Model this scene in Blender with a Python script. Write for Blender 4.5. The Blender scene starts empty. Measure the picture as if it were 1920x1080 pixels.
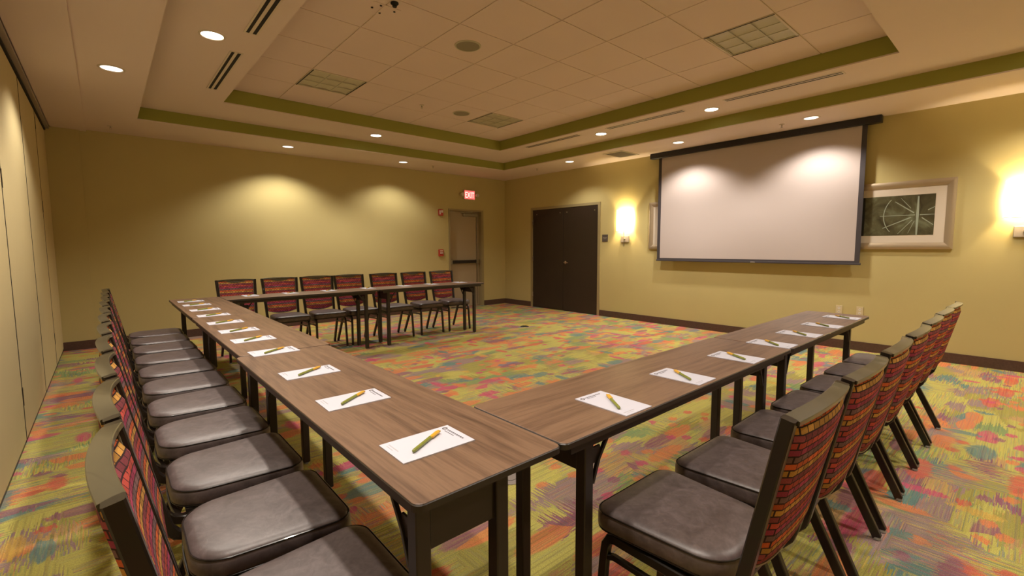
import bpy, bmesh, math, random
from mathutils import Vector, Matrix
PI = math.pi
random.seed(7)
S = bpy.context.scene
COL = S.collection

# ------------------------------------------------------------------ camera
CX, CY, CZ = -0.44705, -0.80599, 1.29018
YAW, PITCH, ROLL, FPX = -0.722239, -0.087819, -0.003707, 863.735
fwd = Vector((-math.sin(YAW)*math.cos(PITCH), math.cos(YAW)*math.cos(PITCH), math.sin(PITCH)))
rgt = Vector((math.cos(YAW), math.sin(YAW), 0))
upv = rgt.cross(fwd)
r2 = rgt*math.cos(ROLL) + upv*math.sin(ROLL)
u2 = -rgt*math.sin(ROLL) + upv*math.cos(ROLL)
cam = bpy.data.cameras.new('camera'); cam.sensor_width = 36; cam.lens = FPX*36/1920
cam.clip_start = 0.02
co = bpy.data.objects.new('camera', cam); COL.objects.link(co)
m3 = Matrix((r2, u2, -fwd)).transposed()
co.matrix_world = Matrix.Translation((CX, CY, CZ)) @ m3.to_4x4()
S.camera = co

# ------------------------------------------------------------------ world, exposure, light levels
w = bpy.data.worlds.new('world'); S.world = w; w.use_nodes = True
w.node_tree.nodes['Background'].inputs[0].default_value = (1, .85, .65, 1)
w.node_tree.nodes['Background'].inputs[1].default_value = 0.0
S.view_settings.view_transform = 'Standard'
S.view_settings.look = 'None'
S.view_settings.gamma = 1
S.view_settings.use_curve_mapping = False
S.view_settings.exposure = 0.32
WARM = (1.0, .90, .78)
E_LOW = 78       # downlights in the low soffit
E_MID = 96      # downlights in the upper ring
E_SCONCE = 26

# ------------------------------------------------------------------ room measures (metres)
XL, XR, YB, YN = -0.911, 6.505, 7.324, -2.1
H1, H2, H3 = 2.806, 2.955, 3.124
X1L, X1R, Y1B, Y1N = -0.066, 5.587, 6.282, -1.06
X2L, X2R, Y2B, Y2N = 0.675, 4.811, 5.467, 0.084
TZ = 0.76

# ------------------------------------------------------------------ materials
def lin(r, g, b):
    f = lambda c: c/255/12.92 if c/255 <= .04045 else ((c/255+.055)/1.055)**2.4
    return (f(r), f(g), f(b), 1)
def mat(name, col, rough=.6, metal=0, bump=0, bscale=200, var=0, vscale=3, spec=.5, emit=None, estr=0, coat=0):
    m = bpy.data.materials.new(name); m.use_nodes = True
    nt = m.node_tree; N = nt.nodes; L = nt.links
    b = N['Principled BSDF']
    c = tuple(col)+(1,) if len(col) == 3 else col
    b.inputs['Base Color'].default_value = c
    b.inputs['Roughness'].default_value = rough
    b.inputs['Metallic'].default_value = metal
    b.inputs['Specular IOR Level'].default_value = spec
    if coat: b.inputs['Coat Weight'].default_value = coat
    if emit:
        b.inputs['Emission Color'].default_value = tuple(emit)+(1,)
        b.inputs['Emission Strength'].default_value = estr
    tc = N.new('ShaderNodeTexCoord')
    if var:
        n = N.new('ShaderNodeTexNoise'); n.inputs['Scale'].default_value = vscale; n.inputs['Detail'].default_value = 4
        L.new(tc.outputs['Object'], n.inputs['Vector'])
        mr = N.new('ShaderNodeMapRange'); mr.inputs['To Min'].default_value = 1-var; mr.inputs['To Max'].default_value = 1+var
        L.new(n.outputs['Fac'], mr.inputs['Value'])
        mx = N.new('ShaderNodeVectorMath'); mx.operation = 'SCALE'; mx.inputs[0].default_value = c[:3]
        L.new(mr.outputs[0], mx.inputs['Scale']); L.new(mx.outputs[0], b.inputs['Base Color'])
    if bump:
        n2 = N.new('ShaderNodeTexNoise'); n2.inputs['Scale'].default_value = bscale; n2.inputs['Detail'].default_value = 3
        L.new(tc.outputs['Object'], n2.inputs['Vector'])
        bp = N.new('ShaderNodeBump'); bp.inputs['Strength'].default_value = bump; bp.inputs['Distance'].default_value = .002
        L.new(n2.outputs['Fac'], bp.inputs['Height']); L.new(bp.outputs[0], b.inputs['Normal'])
    return m
class NT:
    """tiny helper for node graphs"""
    def __init__(s, name):
        s.m = bpy.data.materials.new(name); s.m.use_nodes = True
        s.N = s.m.node_tree.nodes; s.L = s.m.node_tree.links; s.b = s.N['Principled BSDF']
        s.tc = s.N.new('ShaderNodeTexCoord')
    def n(s, t, **kw):
        x = s.N.new('ShaderNode'+t)
        for k, v in kw.items(): setattr(x, k, v)
        return x
    def put(s, sock, v):
        if hasattr(v, 'links'): s.L.new(v, sock)
        else: sock.default_value = v
    def math(s, op, a, b=0, clamp=False):
        x = s.n('Math', operation=op, use_clamp=clamp); s.put(x.inputs[0], a); s.put(x.inputs[1], b); return x.outputs[0]
    def mapv(s, vec, scale=(1,1,1), loc=(0,0,0), rot=(0,0,0)):
        x = s.n('Mapping'); s.L.new(vec, x.inputs[0]); x.inputs['Scale'].default_value = scale
        x.inputs['Location'].default_value = loc; x.inputs['Rotation'].default_value = rot; return x.outputs[0]
    def noise(s, vec, scale, detail=3, rough=.5, dist=0):
        x = s.n('TexNoise'); s.L.new(vec, x.inputs['Vector']); x.inputs['Scale'].default_value = scale
        x.inputs['Detail'].default_value = detail; x.inputs['Roughness'].default_value = rough; x.inputs['Distortion'].default_value = dist
        return x
    def ramp(s, fac, stops, interp='LINEAR'):
        x = s.n('ValToRGB'); x.color_ramp.interpolation = interp
        e = x.color_ramp.elements
        while len(e) < len(stops): e.new(.5)
        for i, (p, c) in enumerate(stops):
            e[i].position = p; e[i].color = c if len(c) == 4 else tuple(c)+(1,)
        s.L.new(fac, x.inputs[0]); return x.outputs[0]
    def mix(s, fac, a, b, blend='MIX'):
        x = s.n('Mix', data_type='RGBA', blend_type=blend); s.put(x.inputs[0], fac); s.put(x.inputs[6], a); s.put(x.inputs[7], b); return x.outputs[2]

def carpet_mat():
    t = NT('patterned_carpet'); V = t.tc.outputs['Object']
    # woven threads, running along x and in places along y; their random shifts feather every colour field
    sv = t.n('SeparateXYZ'); t.L.new(V, sv.inputs[0]); X_, Y_ = sv.outputs[0], sv.outputs[1]
    def white(a_, b_=None):
        x = t.n('TexWhiteNoise', noise_dimensions='2D'); cb = t.n('CombineXYZ'); t.L.new(a_, cb.inputs[0])
        if b_ is not None: t.L.new(b_, cb.inputs[1])
        t.L.new(cb.outputs[0], x.inputs['Vector']); return x.outputs['Value']
    idx = t.math('FLOOR', t.math('MULTIPLY', Y_, 230)); idy = t.math('FLOOR', t.math('MULTIPLY', t.math('ADD', X_, 31.7), 230))
    hx, hy = white(idx), white(idy)
    sgx = t.math('FLOOR', t.math('ADD', t.math('MULTIPLY', X_, 9), t.math('MULTIPLY', hx, 9)))
    sgy = t.math('FLOOR', t.math('ADD', t.math('MULTIPLY', Y_, 11), t.math('MULTIPLY', hy, 9)))
    tx, ty = white(idx, sgx), white(idy, sgy)
    fm = t.math('GREATER_THAN', t.noise(t.mapv(V, (1.2,1.2,1), (4,9,0)), 1.4, 2).outputs['Fac'], .56)
    thr = t.mix(fm, tx, ty)
    def jit(k):
        dx = t.math('MULTIPLY', t.math('SUBTRACT', hx, .5), k); dy = t.math('MULTIPLY', t.math('SUBTRACT', hy, .5), k)
        dx = t.math('MULTIPLY', dx, t.math('SUBTRACT', 1.0, fm)); dy = t.math('MULTIPLY', dy, fm)
        cb = t.n('CombineXYZ'); t.L.new(dx, cb.inputs[0]); t.L.new(dy, cb.inputs[1])
        ad = t.n('VectorMath', operation='ADD'); t.L.new(V, ad.inputs[0]); t.L.new(cb.outputs[0], ad.inputs[1]); return ad.outputs[0]
    VW, VP_ = jit(.12), jit(.03)
    # rectangular colour fields
    def cells(vec, scale, metric='CHEBYCHEV', rnd=1.0, feat='F1'):
        x = t.n('TexVoronoi', distance=metric, feature=feat, voronoi_dimensions='2D'); t.L.new(vec, x.inputs['Vector'])
        x.inputs['Scale'].default_value = scale; x.inputs['Randomness'].default_value = rnd; return x
    def sepx(col):
        x = t.n('SeparateColor'); t.L.new(col, x.inputs[0]); return x.outputs
    lime = lin(188,180,84); olive = lin(158,150,62); lav = lin(150,122,120); green = lin(122,150,88); teal = lin(86,128,124)
    orange = lin(216,122,66); tan = lin(190,150,92); red = lin(204,84,64); pink = lin(198,62,108); plum = lin(140,78,104); gold = lin(206,166,66); blue = lin(96,112,136)
    f1 = cells(t.mapv(VW, (1.0, 1.55, 1)), 2.1)
    s1 = sepx(f1.outputs['Color'])
    c1 = t.ramp(s1[0], [(0,lime),(.30,lav),(.42,olive),(.56,lime),(.70,green),(.78,lime),(.90,tan),(.96,lav)], 'CONSTANT')
    # smaller woven blocks over part of it
    f2 = cells(t.mapv(VW, (1.0, 1.9, 1), (3.3,1.7,0)), 4.2)
    s2 = sepx(f2.outputs['Color'])
    c2 = t.ramp(s2[0], [(0,olive),(.2,lime),(.38,lav),(.55,green),(.66,orange),(.74,teal),(.82,plum),(.92,tan)], 'CONSTANT')
    k2 = t.math('GREATER_THAN', s2[1], .52)
    c = t.mix(k2, c1, c2)
    c3 = t.ramp(t.math('FRACT', t.math('MULTIPLY', thr, 7.31)), [(0,teal),(.10,green),(.24,lime),(.40,olive),(.52,lav),(.74,gold),(.82,orange),(.87,plum),(.94,blue)], 'CONSTANT')
    msk = t.math('GREATER_THAN', thr, .50)
    big = t.noise(t.mapv(V, (1,1,1), (1,2,0)), 1.3, 2).outputs['Fac']
    mm = t.math('MULTIPLY', msk, t.ramp(big, [(.40,(.16,.16,.16)),(.60,(.72,.72,.72))]))
    c = t.mix(mm, c, c3)
    # petals and leaves: stretched cells
    def petals(c, vec, scale, thr0, pal, dens, edge=.05):
        f = cells(vec, scale, 'EUCLIDEAN', .9)
        s = sepx(f.outputs['Color'])
        pc = t.ramp(s[0], pal, 'CONSTANT')
        d = t.ramp(f.outputs['Distance'], [(thr0-edge,(1,1,1)),(thr0,(0,0,0))])
        g = t.noise(t.mapv(V, (1,1,1), (scale, 3, 0)), .9, 1).outputs['Fac']
        on = t.math('MULTIPLY', t.math('GREATER_THAN', s[1], dens), t.math('GREATER_THAN', g, .44))
        k = t.math('MULTIPLY', t.math('MULTIPLY', d, on), t.ramp(thr, [(.50,(.92,.92,.92)),(.52,(.66,.66,.66))]))
        return t.mix(k, c, pc)
    p1 = [(0,orange),(.3,red),(.5,pink),(.7,orange),(.85,plum)]
    p2 = [(0,pink),(.3,orange),(.55,teal),(.7,red),(.85,gold)]
    p3 = [(0,teal),(.4,blue),(.6,lime),(.8,teal)]
    c = petals(c, t.mapv(VP_, (.55, 1.1, 1), (2,8,0), (0,0,.35)), 3.6, .30, p3, .74)
    c = petals(c, t.mapv(VP_, (.42, 1.35, 1), (5,1,0), (0,0,.30)), 4.6, .36, p1, .44)
    c = petals(c, t.mapv(VP_, (1.3, .5, 1), (9,4,0), (0,0,.5)), 5.4, .31, p2, .62)
    c = petals(c, t.mapv(VP_, (.9, 1.2, 1), (1,14,0), (0,0,-.6)), 7.5, .30, p1, .62)
    # fine pile speckle
    sp = t.noise(t.mapv(V, (160, 420, 1)), 1.0, 2, .6).outputs['Fac']
    sc = t.ramp(sp, [(.3,(.55,.55,.55)),(.7,(1.3,1.3,1.3))])
    c = t.mix(1.0, c, t.ramp(t.mix(fm, hx, hy), [(0,(.74,.72,.76)),(.3,(.96,.96,.96)),(1,(1.08,1.08,1.08))]), 'MULTIPLY')
    c = t.mix(1.0, c, sc, 'MULTIPLY')
    c = t.mix(.18, c, (.36,.30,.22,1))
    t.L.new(c, t.b.inputs['Base Color']); t.b.inputs['Roughness'].default_value = .95
    t.b.inputs['Specular IOR Level'].default_value = .1
    bp = t.n('Bump'); bp.inputs['Strength'].default_value = .5; bp.inputs['Distance'].default_value = .003
    t.L.new(sp, bp.inputs['Height']); t.L.new(bp.outputs[0], t.b.inputs['Normal'])
    return t.m

def wood_mat():
    t = NT('walnut_laminate'); V = t.tc.outputs['Object']
    oi = t.n('ObjectInfo')
    off = t.n('VectorMath', operation='MULTIPLY_ADD'); comb = t.n('CombineXYZ')
    t.L.new(oi.outputs['Random'], comb.inputs[0]); t.L.new(oi.outputs['Random'], comb.inputs[1])
    t.L.new(comb.outputs[0], off.inputs[0]); off.inputs[1].default_value = (17, 9, 0); t.L.new(V, off.inputs[2])
    V = off.outputs[0]
    a = t.noise(t.mapv(V, (1.1, 9, 1)), 1.0, 4, .55, 1.2).outputs['Fac']
    b = t.noise(t.mapv(V, (5, 130, 1)), 1.0, 3, .6).outputs['Fac']
    x = t.math('ADD', t.math('MULTIPLY', a, .55), t.math('MULTIPLY', b, .45))
    wv = t.n('TexWave', wave_type='BANDS', bands_direction='Y'); t.L.new(t.mapv(V, (.55, 1, 1)), wv.inputs['Vector'])
    wv.inputs['Scale'].default_value = 7; wv.inputs['Distortion'].default_value = 5; wv.inputs['Detail'].default_value = 3; wv.inputs['Detail Scale'].default_value = .8
    x = t.math('ADD', t.math('MULTIPLY', x, .93), t.math('MULTIPLY', wv.outputs['Fac'], .07))
    c = t.ramp(x, [(.32, lin(82,62,48)), (.45, lin(108,83,65)), (.57, lin(125,98,77)), (.72, lin(97,74,57))])
    t.L.new(c, t.b.inputs['Base Color']); t.b.inputs['Roughness'].default_value = .42
    t.b.inputs['Specular IOR Level'].default_value = .4
    return t.m

def fabric_mat():
    t = NT('brick_weave_fabric'); V = t.tc.outputs['Object']
    sx = t.n('SeparateXYZ'); t.L.new(V, sx.inputs[0]); cb = t.n('CombineXYZ')
    t.L.new(sx.outputs[0], cb.inputs[0]); t.L.new(sx.outputs[2], cb.inputs[1])
    br = t.n('TexBrick'); t.L.new(cb.outputs[0], br.inputs['Vector'])
    br.inputs['Color1'].default_value = (0,0,0,1); br.inputs['Color2'].default_value = (1,1,1,1); br.inputs['Mortar'].default_value = (.5,.5,.5,1)
    br.inputs['Scale'].default_value = 1; br.inputs['Mortar Size'].default_value = .0020; br.inputs['Brick Width'].default_value = .030; br.inputs['Row Height'].default_value = .018
    br.inputs['Mortar Smooth'].default_value = .2
    row = t.math('FLOOR', t.math('DIVIDE', sx.outputs[2], .018))
    ph = t.math('DIVIDE', t.math('FLOORED_MODULO', row, 6), 6)
    bs = t.n('SeparateColor'); t.L.new(br.outputs['Color'], bs.inputs[0])
    c = t.ramp(t.math('ADD', ph, .02), [(0, lin(196,146,74)), (.166, lin(206,100,58)), (.333, lin(124,94,96)), (.5, lin(168,66,96)), (.666, lin(180,76,66)), (.833, lin(146,72,80))], 'CONSTANT')
    c = t.mix(1, c, t.ramp(bs.outputs[0], [(0,(.68,.68,.68)),(1,(1.25,1.25,1.25))]), 'MULTIPLY')
    c = t.mix(br.outputs['Fac'], c, lin(58,40,42))
    n = t.noise(V, 900, 2).outputs['Fac']
    c = t.mix(1, c, t.ramp(n, [(.3,(.7,.7,.7)),(.7,(1.15,1.15,1.15))]), 'MULTIPLY')
    t.L.new(c, t.b.inputs['Base Color']); t.b.inputs['Roughness'].default_value = .85; t.b.inputs['Specular IOR Level'].default_value = .2
    bp = t.n('Bump'); bp.inputs['Strength'].default_value = .4; bp.inputs['Distance'].default_value = .002
    t.L.new(n, bp.inputs['Height']); t.L.new(bp.outputs[0], t.b.inputs['Normal'])
    return t.m

def vinyl_mat():
    t = NT('grey_brown_vinyl'); V = t.tc.outputs['Object']
    a = t.noise(V, 6, 5, .65, 2.2).outputs['Fac']
    b = t.noise(V, 38, 4, .6, 1).outputs['Fac']
    x = t.math('ADD', t.math('MULTIPLY', a, .6), t.math('MULTIPLY', b, .4))
    c = t.ramp(x, [(.33, lin(70,59,57)), (.5, lin(88,76,74)), (.66, lin(106,93,92))])
    t.L.new(c, t.b.inputs['Base Color']); t.b.inputs['Roughness'].default_value = .42; t.b.inputs['Specular IOR Level'].default_value = .7
    bp = t.n('Bump'); bp.inputs['Strength'].default_value = .25; bp.inputs['Distance'].default_value = .002
    t.L.new(b, bp.inputs['Height']); t.L.new(bp.outputs[0], t.b.inputs['Normal'])
    return t.m

def art_mat():
    t = NT('botanical_print'); V = t.tc.outputs['Object']
    n = t.noise(V, 5, 5, .6, 1).outputs['Fac']
    c = t.ramp(n, [(.3, lin(52,46,30)), (.5, lin(84,82,58)), (.65, lin(108,112,88)), (.8, lin(96,88,44))])
    t.L.new(c, t.b.inputs['Base Color']); t.b.inputs['Roughness'].default_value = .3
    return t.m

WALLC = (.53, .45, .205)
M = dict(
    wall=mat('olive_gold_wallcovering', WALLC, .75, bump=.25, bscale=260, var=.04, vscale=2, spec=.25),
    panel=mat('tan_partition_fabric', (.60, .50, .27), .85, bump=.35, bscale=500, var=.03, spec=.2),
    ceil=mat('tan_ceiling_paint', (.72, .605, .53), .85, var=.03, vscale=1.2, spec=.2),
    tile=mat('acoustic_tile', (.73, .605, .545), .92, bump=.25, bscale=160, var=.03, vscale=2, spec=.1),
    bar=mat('ceiling_grid_metal', (.78, .66, .48), .5),
    green=mat('olive_green_fascia', (.30, .295, .05), .7, var=.04),
    base=mat('dark_carpet_base', (.105, .062, .045), .9, bump=.6, bscale=300, var=.25, vscale=60, spec=.1),
    carpet=carpet_mat(), wood=wood_mat(), fabric=fabric_mat(), vinyl=vinyl_mat(), art=art_mat(),
    tedge=mat('dark_edge_moulding', (.028, .021, .016), .4),
    black=mat('dark_brown_steel', (.022, .016, .012), .38, spec=.5),
    frame=mat('bronze_brown_enamel', (.014, .0095, .007), .28, spec=.4, coat=.08),
    strap=mat('bronze_olive_reflection', (.062, .052, .028), .32, spec=.6, coat=.4),  # olive tint of the reflected walls is put into this enamel colour
    welt=mat('pale_welt_cord', (.17, .14, .10), .35),
    chrome=mat('chrome', (.75, .72, .68), .2, 1),
    glide=mat('grey_glide', (.3, .29, .27), .5),
    door=mat('dark_walnut_door', (.030, .018, .012), .42, var=.15, vscale=4),
    dtan=mat('taupe_door_paint', (.40, .32, .21), .5),
    djamb=mat('taupe_jamb_paint', (.32, .26, .13), .5),
    steel=mat('brushed_steel', (.5, .46, .38), .3, 1),
    white=mat('white_plastic', (.75, .70, .62), .4),
    paper=mat('white_notepaper', (.55, .545, .625), .7),
    ink=mat('grey_ink', (.10, .09, .10), .7),
    inkl=mat('pale_ink', (.42, .40, .42), .7),
    pen=mat('olive_translucent_pen', (.22, .24, .045), .25),
    peny=mat('amber_pen_cap', (.72, .40, .04), .3),
    scr=mat('matte_white_screen', (.52, .455, .44), .9, spec=.1),
    scrb=mat('black_screen_border', (.05, .042, .048), .7),
    scrc=mat('black_screen_case', (.012, .010, .012), .45),
    silver=mat('champagne_frame', (.50, .41, .29), .35, .6),
    matb=mat('cream_mat_board', (.66, .58, .48), .85),
    spoke=mat('pale_green_vein', (.32, .37, .29), .6),
    artdark=mat('dark_print_band', (.015, .014, .010), .5),
    red=mat('red_alarm_plastic', (.48, .035, .02), .4),
    redglow=mat('red_exit_glow', (.5, .02, .02), .4, emit=(1, .10, .09), estr=1.5),
    exitlet=mat('lit_exit_letters', (.9, .5, .45), .4, emit=(1, .62, .52), estr=1.6),
    lamp2=mat('lit_reflector_lens', (1, 1, 1), .4, emit=(1, .92, .84), estr=1.6),
    lamp=mat('lit_lamp_lens', (1, 1, 1), .4, emit=(1, .93, .85), estr=9),
    shade=mat('lit_fabric_shade', (1, .95, .8), .6, emit=(1, .84, .50), estr=5.5),
    trimw=mat('cream_trim_ring', (.62, .54, .42), .45),
    dark=mat('dark_void', (.010, .009, .008), .8),
    louver=mat('grey_green_louvre', (.50, .47, .34), .45),
    spk=mat('grey_speaker_mesh', (.27, .245, .17), .7, bump=.5, bscale=900),
    grey=mat('grey_metal_plate', (.33, .29, .27), .4, .3),
    outlet=mat('ivory_outlet', (.62, .53, .34), .4),
    sign=mat('dark_room_sign', (.085, .07, .06), .4),
    signl=mat('pale_sign_text', (.35, .31, .27), .5),
)

# ------------------------------------------------------------------ mesh helpers
class MB:
    def __init__(s): s.v = []; s.f = []
    def add(s, vs, fs):
        o = len(s.v); s.v += [tuple(v) for v in vs]; s.f += [tuple(i+o for i in f) for f in fs]; return s
    def box(s, x0, x1, y0, y1, z0, z1, bev=0):
        if not bev:
            vs = [(x,y,z) for z in (z0,z1) for y in (y0,y1) for x in (x0,x1)]
            return s.add(vs, [(0,2,3,1),(4,5,7,6),(0,1,5,4),(2,6,7,3),(0,4,6,2),(1,3,7,5)])
        b = min(bev, (x1-x0)*.45, (y1-y0)*.45, (z1-z0)*.45)
        def ring(x0,x1,y0,y1,z): return [(x0,y0,z),(x1,y0,z),(x1,y1,z),(x0,y1,z)]
        def oct(i,z): # chamfered outline
            return [(x0+b+i,y0+i,z),(x1-b-i,y0+i,z),(x1-i,y0+b+i,z),(x1-i,y1-b-i,z),(x1-b-i,y1-i,z),(x0+b+i,y1-i,z),(x0+i,y1-b-i,z),(x0+i,y0+b+i,z)]
        loops = [oct(b*.5,z0),oct(0,z0+b*.5),oct(0,z1-b*.5),oct(b*.5,z1)]
        return s.loops(loops, True, True)
    def loops(s, loops, cap0=True, cap1=True, closed=True):
        n = len(loops[0]); vs = [p for l in loops for p in l]; fs = []
        for i in range(len(loops)-1):
            for j in range(n if closed else n-1):
                k = (j+1) % n
                fs.append((i*n+j, i*n+k, (i+1)*n+k, (i+1)*n+j))
        if cap0: fs.append(tuple(range(n-1,-1,-1)))
        if cap1: fs.append(tuple((len(loops)-1)*n+j for j in range(n)))
        return s.add(vs, fs)
    def lathe(s, prof, c=(0,0,0), n=24, axis='Z', cap=True):
        ls = []
        for r, h in prof:
            l = []
            for k in range(n):
                a = 2*PI*k/n; p = (r*math.cos(a), r*math.sin(a), h)
                if axis == 'X': p = (p[2], p[0], p[1])
                if axis == 'Y': p = (p[1], p[2], p[0])
                l.append((p[0]+c[0], p[1]+c[1], p[2]+c[2]))
            ls.append(l)
        return s.loops(ls, cap, cap)
    def sweep(s, path, a, b, side=None, ch=.25, cap=True, closed=False):
        """rectangular (chamfered) tube; side = fixed axis for half-width a, b across it in the bending plane"""
        P = [Vector(p) for p in path]; ls = []
        n = len(P)
        for i in range(n):
            if closed: t = (P[(i+1)%n]-P[i-1])
            else: t = P[min(i+1,n-1)]-P[max(i-1,0)]
            t.normalize()
            sd = Vector(side); sd = (sd - t*sd.dot(t)).normalized(); nn = t.cross(sd)
            q = []
            ca, cb = a*ch if a < b else b*ch, b*ch if b < a else a*ch
            c = min(ca, cb)
            for (u, v) in ((-a+c,-b),(a-c,-b),(a,-b+c),(a,b-c),(a-c,b),(-a+c,b),(-a,b-c),(-a,-b+c)):
                q.append(P[i]+sd*u+nn*v)
            ls.append(q)
        if closed: ls.append(ls[0]); cap = False
        return s.loops(ls, cap, cap)
    def tube(s, path, r, n=8, closed=False):
        P = [Vector(p) for p in path]; ls = []; m = len(P)
        ref = Vector((0.13, .27, .95))
        for i in range(m):
            t = (P[(i+1)%m]-P[i-1]) if closed else P[min(i+1,m-1)]-P[max(i-1,0)]
            t.normalize()
            if abs(t.dot(ref)) > .97: ref = Vector((.9, .3, .1))
            a = (ref - t*ref.dot(t)).normalized(); b = t.cross(a)
            ls.append([P[i]+a*(r*math.cos(2*PI*k/n))+b*(r*math.sin(2*PI*k/n)) for k in range(n)])
        if closed: ls.append(ls[0])
        return s.loops(ls, not closed, not closed)
    def build(s, name, m, parent=None, smooth=False, loc=None):
        me = bpy.data.meshes.new(name); me.from_pydata(s.v, [], s.f)
        bm = bmesh.new(); bm.from_mesh(me)
        bmesh.ops.remove_doubles(bm, verts=bm.verts, dist=1e-6)
        bmesh.ops.recalc_face_normals(bm, faces=bm.faces); bm.to_mesh(me); bm.free()
        me.materials.append(m if not isinstance(m, str) else M[m])
        if smooth:
            me.polygons.foreach_set('use_smooth', [True]*len(me.polygons))
            try: me.set_sharp_from_angle(angle=math.radians(smooth if smooth is not True else 40))
            except Exception: pass
        o = bpy.data.objects.new(name, me); COL.objects.link(o)
        if parent is not None: o.parent = parent
        if loc: o.location = loc
        return o
def again(src, name, parent, loc=(0,0,0), rot=(0,0,0)):
    o = src.copy(); COL.objects.link(o); o.name = name; o.parent = parent; o.location = loc; o.rotation_euler = rot; return o
def box(*a, bev=0): return MB().box(*a, bev=bev)
def tag(o, label=None, cat=None, group=None, kind=None):
    if label: o['label'] = label
    if cat: o['category'] = cat
    if group: o['group'] = group
    if kind: o['kind'] = kind
    return o
def empty(name, loc=(0,0,0), rz=0, label=None, cat=None, group=None):
    o = bpy.data.objects.new(name, None); o.empty_display_size = .1; COL.objects.link(o)
    o.location = loc; o.rotation_euler = (0,0,rz); return tag(o, label, cat, group)
def copy_tree(o, parent=None):
    c = o.copy(); COL.objects.link(c); c.parent = parent
    for ch in list(o.children): copy_tree(ch, c)
    return c
def struct(o, label=None): return tag(o, label, kind='structure')
def outline(w0, w1, y0, y1, r0, r1, n=7):
    """rounded trapezoid: half width w0 at y0 (radius r0), w1 at y1 (radius r1)"""
    pts = []
    def arc(cx, cy, r, a0, a1):
        for k in range(n+1):
            a = a0+(a1-a0)*k/n; pts.append((cx+r*math.cos(a), cy+r*math.sin(a)))
    arc(w0-r0, y0+r0, r0, -PI/2, 0); arc(w1-r1, y1-r1, r1, 0, PI/2)
    arc(-w1+r1, y1-r1, r1, PI/2, PI); arc(-w0+r0, y0+r0, r0, PI, 1.5*PI)
    return pts
ORD = ['first','second','third','fourth','fifth','sixth','seventh','eighth','ninth','tenth','eleventh']

# ------------------------------------------------------------------ the room
fl = struct(box(XL-.3, XR+.2, YN-.2, YB+.3, -.05, 0).build('floor', 'carpet'), 'multicoloured patterned carpet with leaf shapes')

# back wall with the exit door opening
DX0, DX1, DZ = 4.955, 5.872, 2.10
wb = MB(); wb.box(XL-.3, DX0, YB, YB+.2, 0, H1+.4); wb.box(DX1, XR+.2, YB, YB+.2, 0, H1+.4); wb.box(DX0, DX1, YB, YB+.2, DZ, H1+.4)
wall_back = struct(wb.build('wall_back', 'wall'), 'olive gold end wall with exit door')
box(XL, -.60, YB-.055, YB-.0005, 0, H1-.021).build('pilaster', 'wall', wall_back)
# screen wall with the double door opening
EY0, EY1, EZ = 4.632, 6.405, 2.09
wr = MB(); wr.box(XR, XR+.2, YN-.2, EY0, 0, H1+.4); wr.box(XR, XR+.2, EY1, YB+.2, 0, H1+.4); wr.box(XR, XR+.2, EY0, EY1, EZ, H1+.4)
wall_right = struct(wr.build('wall_right', 'wall'), 'olive gold wall behind the projection screen')
wall_near = struct(box(XL-.3, XR+.2, YN-.2, YN, 0, H1+.4).build('wall_front', 'wall'), 'olive gold wall facing the exit wall')
# folding partition on the left, panel by panel
wl = struct(box(XL-.25, XL-.05, YN-.2, YB+.2, 0, H1+.4).build('wall_left', 'dark'), 'tan folding partition of tall panels')
seams = [YN, -.10, 1.15, 2.36, 3.56, 4.93, 6.18, YB]
for i in range(len(seams)-1):
    a, b = seams[i]+.006, seams[i+1]-.006
    pn = box(XL-.05, XL, a, b, .03, H1-.075, bev=.008).build('partition_panel', 'panel', wl)
    box(XL-.045, XL-.004, a+.002, b-.002, .004, .03).build('bottom_seal', 'black', pn)
for i, y in enumerate(seams[1:-1]):
    if i % 2 == 1 or True:
        for z in (.32, 1.74, 2.60):
            if i % 2 == 0 and z != .32 and z != 1.74: pass
            if (i % 2) == (0 if y > 5.5 else 1) or y in (3.56, 6.18):
                box(XL-.004, XL+.004, y-.012, y+.012, z-.06, z+.06).build('hinge', 'black', wl)
for y in seams[1:-1]:
    box(XL-.045, XL+.0015, y-.0055, y+.0055, .03, H1-.075).build('gasket', 'dark', wl)
tr = struct(MB().box(XL-.05, XL+.012, YN, YB-.056, H1-.07, H1-.022).build('trim_1', 'dark'), 'dark partition track under the ceiling')
MB().box(XL+.012, XL+.045, YN, YB-.056, H1-.05, H1-.021).build('track_rail', 'grey', tr)

# ceiling: low soffit, upper ring, tiled field, green fascias
cl = MB(); t = .012
for (x0,x1,y0,y1) in ((XL-.25,X1L,YN-.2,YB+.2),(X1R,XR+.2,YN-.2,YB+.2),(X1L,X1R,Y1B,YB+.2),(X1L,X1R,YN-.2,Y1N)):
    cl.box(x0,x1,y0,y1,H1,H1+t)
ceiling = struct(cl.build('ceiling', 'ceil'), 'tan two-step tray ceiling with tiled centre')
box(XL+.05, -.53, YN, YB-.0005, H1-.020, H1-.0005).build('header_soffit', 'ceil', ceiling)
ur = MB()
for (x0,x1,y0,y1) in ((X1L-.03,X2L,Y1N-.03,Y1B+.03),(X2R,X1R+.03,Y1N-.03,Y1B+.03),(X2L,X2R,Y2B,Y1B+.03),(X2L,X2R,Y1N-.03,Y2N)):
    ur.box(x0,x1,y0,y1,H2,H2+t)
ur.build('upper_soffit', 'ceil', ceiling)
def fascia(x0,x1,y0,y1,z0,z1):
    for a in ((x0-.03,x0,y0-.03,y1+.03),(x1,x1+.03,y0-.03,y1+.03),(x0,x1,y1,y1+.03),(x0,x1,y0-.03,y0)):
        tag(box(*a, z0, z1).build('fascia', 'green', ceiling), 'olive green vertical ceiling step')
fascia(X1L, X1R, Y1N, Y1B, H1+t, H2)
fascia(X2L, X2R, Y2N, Y2B, H2+t, H3+.03)
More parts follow.
